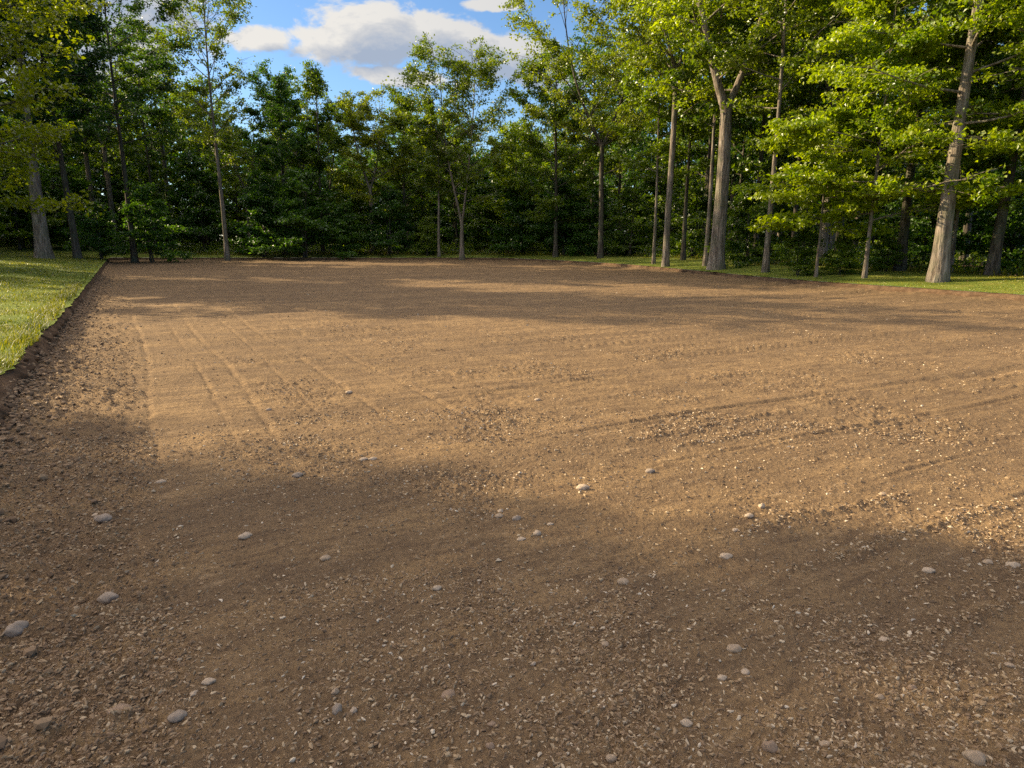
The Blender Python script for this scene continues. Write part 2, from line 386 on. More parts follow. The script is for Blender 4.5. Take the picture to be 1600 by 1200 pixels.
def tree_meshes(seed, H, r, cb=.35, CR=4., nl=26, leaves=16000, ls=.17, flat=.35, lean=(0, 0), fork=None, prof='oval', bark=None, leaf=None, up=.8,
                elev=(10, 62), stems=1, gap=0., wob=.006):
    rng = np.random.default_rng(seed); Vs, Fs, base = [], [], 0
    lines = []
    def stem(p0, p1, r0, r1, n=12, flare=False, w=wob):
        t = np.linspace(0, 1, n); L_ = np.linalg.norm(np.subtract(p1, p0))
        pts = np.asarray(p0)[None]*(1-t)[:, None]+np.asarray(p1)[None]*t[:, None]
        ph = rng.uniform(0, 6, 4)
        pts[:, 0] += L_*w*(np.sin(t*5+ph[0])-np.sin(ph[0]))*t**.5; pts[:, 1] += L_*w*(np.sin(t*4+ph[1])-np.sin(ph[1]))*t**.5
        rad = r0+(r1-r0)*t**.85
        if flare:
            tf = np.concatenate([[0, .012, .03, .06], t[1:]]); 
            P2 = np.stack([np.interp(tf, t, pts[:, k]) for k in range(3)], 1); rad = np.interp(tf, t, rad)*(1+.42*np.exp(-tf*L_/.38)); pts = P2
            pts[0, 2] -= .25
        return pts, rad
    H = H*.95; top = np.array([lean[0]*H, lean[1]*H, H*.97])
    if fork:
        pf = top*fork; pts, rad = stem((0, 0, 0), pf, r, r*.72, 8, True); base = tube(pts, rad, 14, Vs, Fs, base)
        lines.append((pts, rad, .25)); nf = 2
        az0 = rng.uniform(-.5, .5)
        for k in range(nf):
            az = az0+k*math.pi*2/nf; sp = (H-pf[2])*(rng.uniform(.17, .30) if fork > .3 else rng.uniform(.08, .15))
            e = top+np.array([math.cos(az)*sp, math.sin(az)*sp*.7, -rng.uniform(0, .08)*H])
            q, qr = stem(pts[-1]-np.array([0, 0, .25]), e, r*(.62 if k else .52), .025, 11)
            bl = np.linspace(0, 1, len(q)); bow = np.sin(bl*np.pi)*sp*.22; q[:, 0] += math.cos(az)*bow; q[:, 1] += math.sin(az)*bow
            base = tube(q, qr, 9, Vs, Fs, base); lines.append((q, qr, 1.))
    else:
        for k in range(stems):
            o = np.array([0, 0, 0.]) if k == 0 else np.array([rng.uniform(-.25, .25), rng.uniform(-.2, .2), 0])
            e = top*(1 if k == 0 else rng.uniform(.6, .85))+(0 if k == 0 else np.array([rng.normal()*H*.12, rng.normal()*H*.12, 0]))
            pts, rad = stem(o, e, r*(1 if k == 0 else .75), .018, 13, True); base = tube(pts, rad, 12 if r > .15 else 7, Vs, Fs, base); lines.append((pts, rad, 1.))
    wts = np.array([l[2] for l in lines]); wts /= wts.sum()
    tw_p, tw_d, tw_w = [], [], []
    zc0 = cb*H
    for i in range(nl):
        pts, rad, _ = lines[rng.choice(len(lines), p=wts)]
        for _try in range(8):
            s = ((i+.5)/nl)**.85*.95+rng.uniform(-.03, .03); s = min(max(s, .02), .985)
            zt = zc0+s*(H*.97-zc0)
            if pts[0, 2]-.3 <= zt <= pts[-1, 2]: break
            pts, rad, _ = lines[rng.choice(len(lines), p=wts)]
        p = np.array([np.interp(zt, pts[:, 2], pts[:, k]) for k in range(3)]); rr0 = float(np.interp(zt, pts[:, 2], rad))
        if prof == 'oval': pr = .22+.78*math.sin(math.pi*(.14+.80*s))
        elif prof == 'cone': pr = 1.05-.85*s
        elif prof == 'vase': pr = .35+.68*math.sin(math.pi*(.05+.80*s))
        else: pr = .75+.3*math.sin(math.pi*s)
        Ll = CR*pr*rng.uniform(.72, 1.15)
        az = i*2.39996+rng.uniform(-.5, .5); el = R(elev[0]+(elev[1]-elev[0])*s**1.1+rng.uniform(-9, 9))
        d = np.array([math.cos(az)*math.cos(el), math.sin(az)*math.cos(el), math.sin(el)])
        n = 6; t = np.linspace(0, 1, n); q = p[None]+d[None]*(t*Ll)[:, None]
        q[:, 2] += (.10 if prof != 'cone' else -.10)*Ll*t**2; q[1:] += rng.normal(size=(n-1, 3))*Ll*.022*t[1:, None]
        lr = min(rr0*.5, .014+.009*Ll); base = tube(q, lr+(.008-lr)*t, 5, Vs, Fs, base)
        ns = int(4+Ll*2.2)
        for k in range(ns):
            s2 = rng.uniform(.22, 1.) if prof != 'cone' else rng.uniform(.12, 1.)
            pp = np.array([np.interp(s2, t, q[:, c]) for c in range(3)])
            a2 = az+rng.choice([-1, 1])*rng.uniform(.3, 1.25); e2 = el*.45+rng.normal()*(.28*flat+.06)
            d2 = np.array([math.cos(a2)*math.cos(e2), math.sin(a2)*math.cos(e2), math.sin(e2)])
            L2 = Ll*.36*(1.15-.55*s2)*rng.uniform(.6, 1.3)+.25
            q2 = pp[None]+d2[None]*(np.array([0, .5, 1])*L2)[:, None]; q2[2, 2] -= .05*L2
            base = tube(q2, [.013, .009, .004], 3, Vs, Fs, base)
            m = max(2, int(L2/.22))
            for w in range(m):
                u_ = (w+.6)/m; tw_p.append(q2[0]*(1-u_)+q2[2]*u_+rng.normal(size=3)*np.array([.14, .14, .14*flat])); tw_d.append(d2); tw_w.append(rng.uniform(.4, 1.6))
    tw_p = np.array(tw_p); tw_d = np.array(tw_d); w = np.array(tw_w); w *= .08+sstep(-.48, -.02, fbm(tw_p[:, 0]*.7+seed*3, tw_p[:, 2]*.9+tw_p[:, 1]*.5, seed+9, 2))
    if gap: w *= (fbm(tw_p[:, 0]*.45+seed, tw_p[:, 2]*.45+tw_p[:, 1]*.3, seed, 2) > -.28+gap*.2)*.93+.07
    w /= w.sum()
    pick = rng.choice(len(tw_p), size=leaves, p=w)
    P = tw_p[pick]+rng.normal(size=(leaves, 3))*np.array([.145, .145, .05+.13*flat])
    nr_ = rnd_normals(leaves, rng, up); sz = ls*rng.uniform(.65, 1.3, leaves)
    V, F = kites(P, nr_, sz, rng, bend=tw_d[pick]*.8-np.array([0, 0, .25]))
    clump = np.clip(.22+.45*fbm(tw_p[:, 0]*.8+seed, tw_p[:, 1]*.8+tw_p[:, 2]*.9, seed+5, 2)+rng.uniform(-.1, .1, len(tw_p)), 0, .55)[pick]
    tint = np.clip(clump+rng.uniform(.0, .5, leaves), 0, 1)
    tm = mesh_np('trunk', np.concatenate(Vs), np.concatenate(Fs), bark or M_BARK, True)
    cm = mesh_np('crown', V, F, leaf or M_LEAF, False, tint)
    return tm, cm
def plant(name, label, cat, x, y, meshes, rz=0, sc=1., group=None, sink=0.):
    o = empty(name, (x, y, float(lawn_z(np.array(x), np.array(y)))-sink), rz); o.scale = (sc, sc, sc)
    tag(o, label, cat, group)
    obj('trunk', meshes[0], o); obj('crown', meshes[1], o); return o
def dup(src, x, y, rz, sc, label=None, group=None):
    r_ = src.copy(); COL.objects.link(r_); r_.location = (x, y, float(lawn_z(np.array(x), np.array(y)))); r_.rotation_euler = (0, 0, rz); r_.scale = sc if isinstance(sc, tuple) else (sc, sc, sc)
    if label: r_['label'] = label
    if group: r_['group'] = group
    for ch in src.children:
        c = ch.copy(); COL.objects.link(c); c.parent = r_
    return r_

# ------------------------------------------------------------------ the trees one can tell apart
G1 = 'trees along the woodland edge'
HERO = [
 # label, px, D, kwargs
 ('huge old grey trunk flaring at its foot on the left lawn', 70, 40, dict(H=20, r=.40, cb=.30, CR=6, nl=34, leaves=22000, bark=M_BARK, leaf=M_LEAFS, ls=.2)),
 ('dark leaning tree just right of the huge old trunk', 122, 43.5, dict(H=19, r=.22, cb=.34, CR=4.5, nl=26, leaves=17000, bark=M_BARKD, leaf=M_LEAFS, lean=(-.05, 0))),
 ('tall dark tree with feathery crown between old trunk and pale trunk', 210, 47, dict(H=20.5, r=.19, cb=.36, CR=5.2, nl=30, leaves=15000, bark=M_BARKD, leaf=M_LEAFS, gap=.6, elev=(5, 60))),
 ('slim pale trunk leaning left under a thin open crown', 355, 50.8, dict(H=20.5, r=.17, cb=.30, CR=4.4, nl=30, leaves=9500, bark=M_BARKP, leaf=M_LEAFO, gap=.8, elev=(25, 72), prof='vase')),
 ('dense round green tree at the right foot of the thin open crown', 448, 55, dict(H=13.6, r=.2, cb=.14, CR=3.4, nl=30, leaves=17000, bark=M_BARKD, leaf=M_LEAFD)),
 ('narrow upright tree with twin pointed tops under the cloud', 505, 56, dict(H=14.2, r=.16, cb=.15, CR=2.6, nl=34, leaves=14000, bark=M_BARKD, leaf=M_LEAF, elev=(20, 72), stems=2)),
 ('loose crowned tree below the low streak of cloud', 583, 56, dict(H=12.3, r=.17, cb=.25, CR=3.7, nl=24, leaves=11000, bark=M_BARK, leaf=M_LEAFO, gap=.7, fork=.45)),
 ('bushy yellow-green tree left of the pale twin-stemmed tree', 634, 58, dict(H=12.6, r=.16, cb=.15, CR=3.4, nl=26, leaves=14000, bark=M_BARKD, leaf=M_LEAF)),
 ('thin straight pale stem beside the twin-stemmed tree', 686, 53, dict(H=11.5, r=.115, cb=.4, CR=2.2, nl=18, leaves=6000, bark=M_BARKP, leaf=M_LEAF)),
 ('pale twin-stemmed tree with broad airy crown against the sky', 722, 52, dict(H=14.4, r=.17, cb=.28, CR=4.7, nl=40, leaves=15000, bark=M_BARKP, leaf=M_LEAFO, fork=.2, gap=.7, elev=(18, 68))),
 ('low bright tree filling the gap under open sky', 806, 57, dict(H=9.6, r=.13, cb=.14, CR=3.0, nl=24, leaves=11000, bark=M_BARKD, leaf=M_LEAFY)),
 ('round shouldered green tree at right of the sky gap', 868, 50, dict(H=14.2, r=.17, cb=.16, CR=3.8, nl=30, leaves=17000, bark=M_BARKD, leaf=M_LEAF)),
 ('tall dark-stemmed tree rising over the round shouldered one', 938, 46, dict(H=18.5, r=.18, cb=.28, CR=5.6, nl=40, leaves=19000, bark=M_BARKD, leaf=M_LEAFO, gap=.4, fork=.42, elev=(20, 66))),
 ('thin mossy stem left of the straight grey trunk', 1021, 38.5, dict(H=12, r=.10, cb=.35, CR=2.2, nl=18, leaves=7000, bark=M_BARK, leaf=M_LEAF)),
 ('straight slim grey trunk forking high into three limbs', 1040, 35.6, dict(H=16.5, r=.165, cb=.42, CR=3.9, nl=28, leaves=12000, bark=M_BARK, leaf=M_LEAFO, fork=.62, gap=.4, elev=(20, 65))),
 ('dark slim trunk right of the straight grey trunk', 1067, 40, dict(H=15, r=.14, cb=.35, CR=3.0, nl=22, leaves=9000, bark=M_BARKD, leaf=M_LEAF)),
 ('thin grey stem hugging the left of the great forked trunk', 1102, 34.5, dict(H=14, r=.13, cb=.42, CR=2.8, nl=20, leaves=8000, bark=M_BARK, leaf=M_LEAF, lean=(.02, 0))),
 ('great forked trunk with sunlit bark, thickest of the verge trees', 1119, 31.8, dict(H=17.5, r=.33, cb=.42, CR=5.2, nl=34, leaves=25000, bark=M_BARKP, leaf=M_LEAFY, fork=.43, elev=(12, 62), ls=.145)),
 ('dark brown trunk standing right of the great forked trunk', 1196, 28.6, dict(H=15, r=.135, cb=.40, CR=3.6, nl=24, leaves=12000, bark=M_BARK, leaf=M_LEAFO)),
 ('very thin sapling over the ferny bush', 1275, 25.2, dict(H=5.8, r=.055, cb=.28, CR=2.1, nl=20, leaves=5200, bark=M_BARK, leaf=M_LEAFY, prof='cone', flat=.2, ls=.16, up=.9, elev=(5, 30))),
 ('slender tree with bright layered yellow-green sprays', 1351, 24.0, dict(H=10.6, r=.075, cb=.17, CR=4.0, nl=44, leaves=26000, gap=1.1, bark=M_BARKP, leaf=M_LEAFY, prof='cone', flat=.20, ls=.15, up=.8, elev=(6, 48))),
 ('stout dark trunk behind the layered yellow-green sprays', 1405, 25.8, dict(H=15, r=.19, cb=.38, CR=4.0, nl=26, leaves=14000, bark=M_BARKD, leaf=M_LEAF)),
 ('straight tall grey trunk nearest the cut bank at right', 1465, 21.9, dict(H=16, r=.26, cb=.24, CR=4.3, nl=36, leaves=24000, gap=.7, bark=M_BARKP, leaf=M_LEAFY, flat=.3, elev=(0, 55), ls=.135)),
 ('thin stem close behind the straight tall grey trunk', 1484, 24.5, dict(H=9, r=.075, cb=.25, CR=2.4, nl=22, leaves=7000, bark=M_BARK, leaf=M_LEAF, flat=.12, ls=.17)),
 ('dark trunk leaning right among weeds at the right margin', 1548, 23.0, dict(H=15, r=.18, cb=.32, CR=3.8, nl=26, leaves=13000, bark=M_BARKD, leaf=M_LEAF, lean=(.04, 0))),
 ('spreading tree at the right margin with sunlit green sprays', 1640, 20.9, dict(H=11, r=.13, cb=.22, CR=4.6, nl=42, leaves=28000, gap=.9, bark=M_BARK, leaf=M_LEAFY, prof='cone', flat=.22, ls=.15, up=.8, elev=(5, 48))),
]
HEROXY = []
for i, (lab, px, D, kw) in enumerate(HERO):
    x = x_at(px, D); HEROXY.append((x, D))
    nm = 'sapling' if kw['r'] < .08 else 'broadleaf_tree'
    kw['leaves'] = int(kw['leaves']*(1.55 if px < 340 else 1.45 if px < 1000 else 1.3))
    plant(nm, lab, 'tree' if nm != 'sapling' else 'sapling', x, D, tree_meshes(100+i, **kw), 0, group=G1)
# near tree whose low boughs reach in at the upper left, and the trees outside the frame that shade the field
near_l = plant('broadleaf_tree', 'near tree whose sunlit yellow boughs hang over the left lawn', 'tree', -18.9, 24.4,
      tree_meshes(61, H=11.0, r=.2, cb=.18, CR=5.0, nl=44, leaves=26000, bark=M_BARKD, leaf=M_LEAFG, flat=.3, ls=.16, elev=(0, 50)), 0, group=G1)

# ------------------------------------------------------------------ shrubs and small understorey trees at the wood's edge
SH = [tree_meshes(300+i, H=5, r=.06, cb=.06, CR=2.5, nl=30, leaves=9000, ls=.19, flat=.25, prof='cone', bark=M_BARKD, leaf=[M_LEAFD, M_LEAF, M_LEAFD][i], up=.9, elev=(4, 50), stems=3) for i in range(3)]
shp = []
for i, (lab, px, D, k, sc) in enumerate([
  ('dim layered shrub with two thin stems left of the pale trunk', 235, 47.5, 0, 1.0),
  ('low dark shrub at the foot of the leaning dark tree', 160, 46, 2, .75),
  ('broad dark layered shrub right of the slim pale trunk', 415, 53.3, 0, 1.15),
  ('tallest dark layered shrub beneath the dense round tree', 475, 52.8, 2, 1.3),
  ('low shrub spilling to the turf beneath the twin pointed tops', 540, 53.2, 0, .8),
  ('dark shrub beneath the loose crowned tree', 610, 55, 2, 1.0),
  ('small green shrub at the foot of the thin pale stem', 668, 54, 1, .6),
  ('green shrub right of the pale twin stems', 760, 55.5, 1, .95),
  ('big blue-green shrub at the far right corner of bare earth', 815, 52.5, 2, 1.25),
  ('wide shrub beneath the round shouldered tree', 880, 49, 0, 1.15),
  ('shrub with drooping sprays at the dark tree stem', 935, 47, 2, .95),
  ('lower shrub between dark tree stem and thin mossy stem', 985, 44, 1, .9),
  ('leafy shrub behind the dark slim trunk', 1085, 41, 1, .95),
  ('shrub just right of the great forked trunk', 1165, 33.5, 1, .75),
  ('arching fern-green bush under the very thin sapling', 1245, 26.3, 1, .36),
  ('sunlit bush between very thin sapling and layered tree', 1312, 25.4, 1, .30),
  ('small bush at the foot of the stout dark trunk', 1385, 25.6, 1, .26),
  ('dark shrub behind the straight tall grey trunk', 1440, 27.5, 0, .8),
  ('shaded shrub behind the leaning trunk at the right margin', 1575, 26, 0, .75)]):
    if 700 < px < 1120: D += 3.0
    x = x_at(px, D); nm = 'shrub'
    if i < 3 or k not in [s[0] for s in shp]:
        o = plant(nm, lab, 'shrub', x, D, SH[k], i*1.3, sc, 'shrubs at the edge of the wood'); shp.append((k, o))
    else:
        dup([s[1] for s in shp if s[0] == k][0], x, D, i*1.3, sc, lab, 'shrubs at the edge of the wood')

# ------------------------------------------------------------------ woodland behind: copies of six kinds
G2 = 'trees deeper in the wood'
PK = [dict(H=17, r=.2, cb=.28, CR=4.2, nl=30, leaves=11000, ls=.24, bark=M_BARKD, leaf=M_LEAFD),
      dict(H=15, r=.16, cb=.24, CR=3.6, nl=28, leaves=10000, ls=.24, bark=M_BARKD, leaf=M_LEAF),
      dict(H=18, r=.22, cb=.38, CR=4.0, nl=28, leaves=9000, ls=.24, bark=M_BARK, leaf=M_LEAF, fork=.5),
      dict(H=8, r=.09, cb=.12, CR=3.4, nl=30, leaves=9000, ls=.24, flat=.3, prof='cone', bark=M_BARKD, leaf=M_LEAFD, up=.9, elev=(0, 40)),
      dict(H=7, r=.08, cb=.10, CR=3.0, nl=28, leaves=8000, ls=.24, flat=.3, prof='cone', bark=M_BARKD, leaf=M_LEAF, up=.9, elev=(0, 40))]
LAB = ['tall dark woodland tree standing behind the front row', 'mid-height woodland tree standing behind the front row', 'tall forked woodland tree standing behind the front row',
       'spreading dark understorey tree in shade behind the front row', 'small green understorey tree in shade behind the front row']
proto = {}
PM = [tree_meshes(500+i, **k) for i, k in enumerate(PK)]
rng = np.random.default_rng(3)
placed = list(HEROXY)
def place_back(k, x, y, sc, label=None):
    rz = rng.uniform(0, 6.28)
    if k not in proto:
        proto[k] = plant('broadleaf_tree' if k < 3 else 'understorey_tree', label or LAB[k], 'tree', x, y, PM[k], rz, 1., G2); proto[k].scale = (sc, sc, sc)
        return proto[k]
    return dup(proto[k], x, y, rz, (sc, sc, sc*rng.uniform(.92, 1.1)), label or LAB[k], G2)
cnt = 0; tries = 0
SUN_AZ = R(19); SUN_EL = R(23)
mlane = np.array([math.sin(SUN_AZ), math.cos(SUN_AZ)])
while cnt < 150 and tries < 20000:
    tries += 1
    y = rng.uniform(14, 92); x = rng.uniform(-72, 62)
    if abs(x) > y*.80+3: continue
    if x < -8 and y < 34: continue
    d = float(edge_dist(np.array(x), np.array(y)))
    lo = 8 if x < -20 and y < 50 else (5.5 if x > 0 else 4.5)
    if d < lo or d > 38: continue
    if min(math.hypot(x-a, y-b) for a, b in placed) < (2.6 if d < 14 else 3.4): continue
    under = (cnt % 5) < 2
    if under and x > 3 and y < 45 and rng.uniform() < .6: continue
    k = int(rng.choice([3, 4])) if under else int(rng.choice([0, 1, 2]))
    ang = x/y
    sc = rng.uniform(.85, 1.12)
    # the wood stands lower in the middle distance, where the photograph shows open sky
    if -.42 < ang < .10 and k < 3: sc *= .66+.06*rng.uniform() if ang > -.30 else .74
    place_back(k, x, y, sc); placed.append((x, y)); cnt += 1

# trees beyond the left side of the frame: they throw the shade that lies on the field
for (t, w, k, sc) in [(24, -7.5, 0, .95), (22, -3.2, 2, 1.0), (26, .2, 2, .95), (30, 2.6, 1, .9), (37, -.6, 2, 1.0),
                      (45, 17.2, 0, 1.0), (42, 19.0, 1, 1.0), (52, 18.4, 2, 1.0), (41, 27.2, 0, 1.1), (53, 26.8, 0, 1.1), (62, 30, 2, 1.1)]:
    x = -math.cos(SUN_AZ)*t+mlane[0]*w; y = math.sin(SUN_AZ)*t+mlane[1]*w
    place_back(k, x, y, sc, 'woodland tree along the left side of the lawn, throwing shade over the field')

nx = 0
while nx < 34:
    t = rng.uniform(46, 84); w_ = rng.uniform(15, 50); x = -math.cos(SUN_AZ)*t+mlane[0]*w_; y = math.sin(SUN_AZ)*t+mlane[1]*w_
    if abs(x) < .80*y+3 or 19 < w_ < 25.5 or w_ < 17 or min(math.hypot(x-a, y-b) for a, b in placed) < 3: continue
    place_back(int([0, 3, 1, 4, 2, 3][nx % 6]), x, y, rng.uniform(.9, 1.1), 'woodland tree along the left side of the lawn, throwing shade over the field'); placed.append((x, y)); nx += 1

# ------------------------------------------------------------------ far wood, undergrowth, grass
def stuff_leaves(name, label, P, up, size, mat, tint, asp=.6):
    V, F = kites(P, rnd_normals(len(P), RNG, up), size, RNG, asp); me = mesh_np(name, V, F, mat, False, tint)
    return tag(obj(name, me), label, None, None, 'stuff')
n = 150000
ang = RNG.uniform(-R(52), R(50), n); rad = RNG.uniform(84, 100, n); rad = np.where(ang > 0, rad-12*sstep(0, .5, ang), rad)
x = rad*np.sin(ang); y = rad*np.cos(ang); hgt = (13+4*fbm(ang*9, ang*0, 4, 3))*(1-.25*np.exp(-((ang+.15)/.2)**2))
z = lawn_z(x, y)+RNG.uniform(0, 1, n)**1.2*hgt
ok = fbm(x*.3+z*.2, y*.3+z*.35, 8, 2) > -.25
stuff_leaves('distant_woods', 'dense far woodland foliage closing the view behind the trees', np.stack([x, y, z], 1)[ok], .6, RNG.uniform(.4, .8, ok.sum()), M_LEAFD, RNG.uniform(0, .6, ok.sum()))
# undergrowth: clumps of weeds, ferns and seedlings on the woodland floor
cl = []
while len(cl) < 2600:
    y = RNG.uniform(16, 75); x = RNG.uniform(-52, 46)
    if abs(x) > .80*y+2: continue
    d = float(edge_dist(np.array(x), np.array(y))); s0 = float(litter_start(np.array(x), np.array(y)))
    if d < s0+.3 or d > s0+14+RNG.uniform(0, 8): continue
    if RNG.uniform() > .35+.65*math.exp(-(d-s0)/3): continue
    cl.append((x, y, RNG.uniform(.2, .75)*(1.2 if d > s0+2 else .7)))
cl = np.array(cl); per = 26
P = np.repeat(cl, per, 0); k = len(P); hh = RNG.uniform(0, 1, k)**.7
px_ = P[:, 0]+RNG.normal(size=k)*.16*(1+P[:, 2]); py_ = P[:, 1]+RNG.normal(size=k)*.16*(1+P[:, 2]); pz = lawn_z(px_, py_)+hh*P[:, 2]
stuff_leaves('undergrowth', 'shaded weeds and seedlings along the foot of the wood', np.stack([px_, py_, pz], 1), .9, RNG.uniform(.07, .2, k), M_LEAF, RNG.uniform(0, .8, k))

n = 30000; k = RNG.integers(0, nB, n); o = RNG.uniform(0, 1, n)**1.3*16; q = B[k]+OUT[k]*(lip_off[k]+.1+o)[:, None]
ok = (q[:, 1] > 3) & (np.abs(q[:, 0]) < .85*q[:, 1]+3) & (RNG.uniform(size=n) < .03+.97*sstep(-1.5, .5, o-litter_start(q[:, 0], q[:, 1]))); q = q[ok]; n = len(q)
stuff_leaves('leaf_litter', 'brown fallen leaves under the trees and on the turf', np.column_stack([q, lawn_z(q[:, 0], q[:, 1])+.035]), 2.5, RNG.uniform(.05, .11, n), M_CHIP, RNG.uniform(0, .75, n))

def grass():
    Vs, Fs, T_ = [], [], []
    def blades(x, y, hgt, wid, tint):
        n = len(x); z = lawn_z(x, y); az = RNG.uniform(0, 2*np.pi, n); ln = RNG.uniform(.25, 1.0, n)*hgt
        dx, dy = np.cos(az), np.sin(az); bx, by = -dy*wid*.5, dx*wid*.5
        p0 = np.stack([x, y, z-.01], 1); b = np.stack([bx, by, 0*bx], 1); m = np.stack([dx*ln*.35, dy*ln*.35, hgt*.6], 1); t = np.stack([dx*ln, dy*ln, hgt*RNG.uniform(.6, 1., n)], 1)
        V = np.stack([p0-b, p0+b, p0+m+b*.7, p0+m-b*.7, p0+t], 1).reshape(-1, 3); i = np.arange(n)[:, None]*5
        return V, np.concatenate([i+np.array([[0, 1, 2, 3]])]), i+np.array([[3, 2, 4]]), tint
    sets = []
    # near left verge, sampled along the lip
    def scatter(n, ulo, uhi, vlo, vhi, hlo, hhi, wlo, whi, mask=True):
        u = RNG.uniform(ulo, uhi, n); v = RNG.uniform(vlo, vhi, n); x, y = xy_of(u, v)
        d = edge_dist(x, y); ok = (d > .15+.07*perlin(v*1.1, v*0, 3)+.05*perlin(v*4, v*0+.3, 4)) & (y > 2) & (np.abs(x) < .82*y+2.5)
        s0 = litter_start(x, y); ok &= d < s0+1.5
        dens = .25+.75*sstep(-.30, .15, fbm(x*.9, y*.9, 51, 3)); ok &= RNG.uniform(size=n) < dens
        x, y = x[ok], y[ok]; m = len(x)
        tn = np.clip(.25+.45*fbm(x*.5, y*.5, 52, 3)+RNG.uniform(-.3, .35, m), 0, 1); tn = np.where(RNG.uniform(size=m) < .08, 1., tn)
        return x, y, RNG.uniform(hlo, hhi, m), RNG.uniform(wlo, whi, m), tn
    sets.append(scatter(52000, -3.4, -.1, 3, 13, .03, .085, .004, .009))
    sets.append(scatter(9000, -.45, -.05, 3, 24, .06, .19, .006, .013))      # longer tufts hanging over the lip
    sets.append(scatter(70000, -9, -.1, 12, 26, .03, .08, .008, .016))
    sets.append(scatter(70000, -15, -.1, 25, 62, .03, .09, .015, .03))
    # right and far verges, brightness put into the blade colour against the tree shade
    n = 150000; k = RNG.integers(0, nB, n); o = RNG.uniform(0, 1, n)**.8*4.6; q = B[k]+OUT[k]*(lip_off[k]+o)[:, None]
    ok = (q[:, 1] > 10) & (uv_of(q[:, 0], q[:, 1])[0] > 3) & (np.abs(q[:, 0]) < .85*q[:, 1]+2) & (o < litter_start(q[:, 0], q[:, 1])+1.6); q = q[ok]; m = len(q)
    sets.append((q[:, 0], q[:, 1], RNG.uniform(.012, .045, m), RNG.uniform(.012, .028, m), np.clip(.68+.3*fbm(q[:, 0]*.5, q[:, 1]*.5, 52, 3)+RNG.uniform(-.3, .35, m), 0, 1)))
    # taller weeds where the verge meets the wood
    ok = (o[ok] > litter_start(q[:, 0], q[:, 1])-.2) & (RNG.uniform(size=m) < .5); q = q[ok]; m = len(q)
    sets.append((q[:, 0], q[:, 1], RNG.uniform(.12, .42, m), RNG.uniform(.02, .04, m), RNG.uniform(.1, .7, m)))
    V4, F4, F3, t4, t3, base = [], [], [], [], [], 0
    for s in sets:
        V, a, b, tn = blades(*s); V4.append(V); F4.append(a+base); F3.append(b+base); t4.append(tn); base += len(V)
    me = mesh_np('grass', np.concatenate(V4), [np.concatenate(F4), np.concatenate(F3)], M_GRASS, False, np.concatenate(t4+t4))
    tag(obj('grass', me), 'short grass blades covering the verges', None, None, 'stuff')
grass()

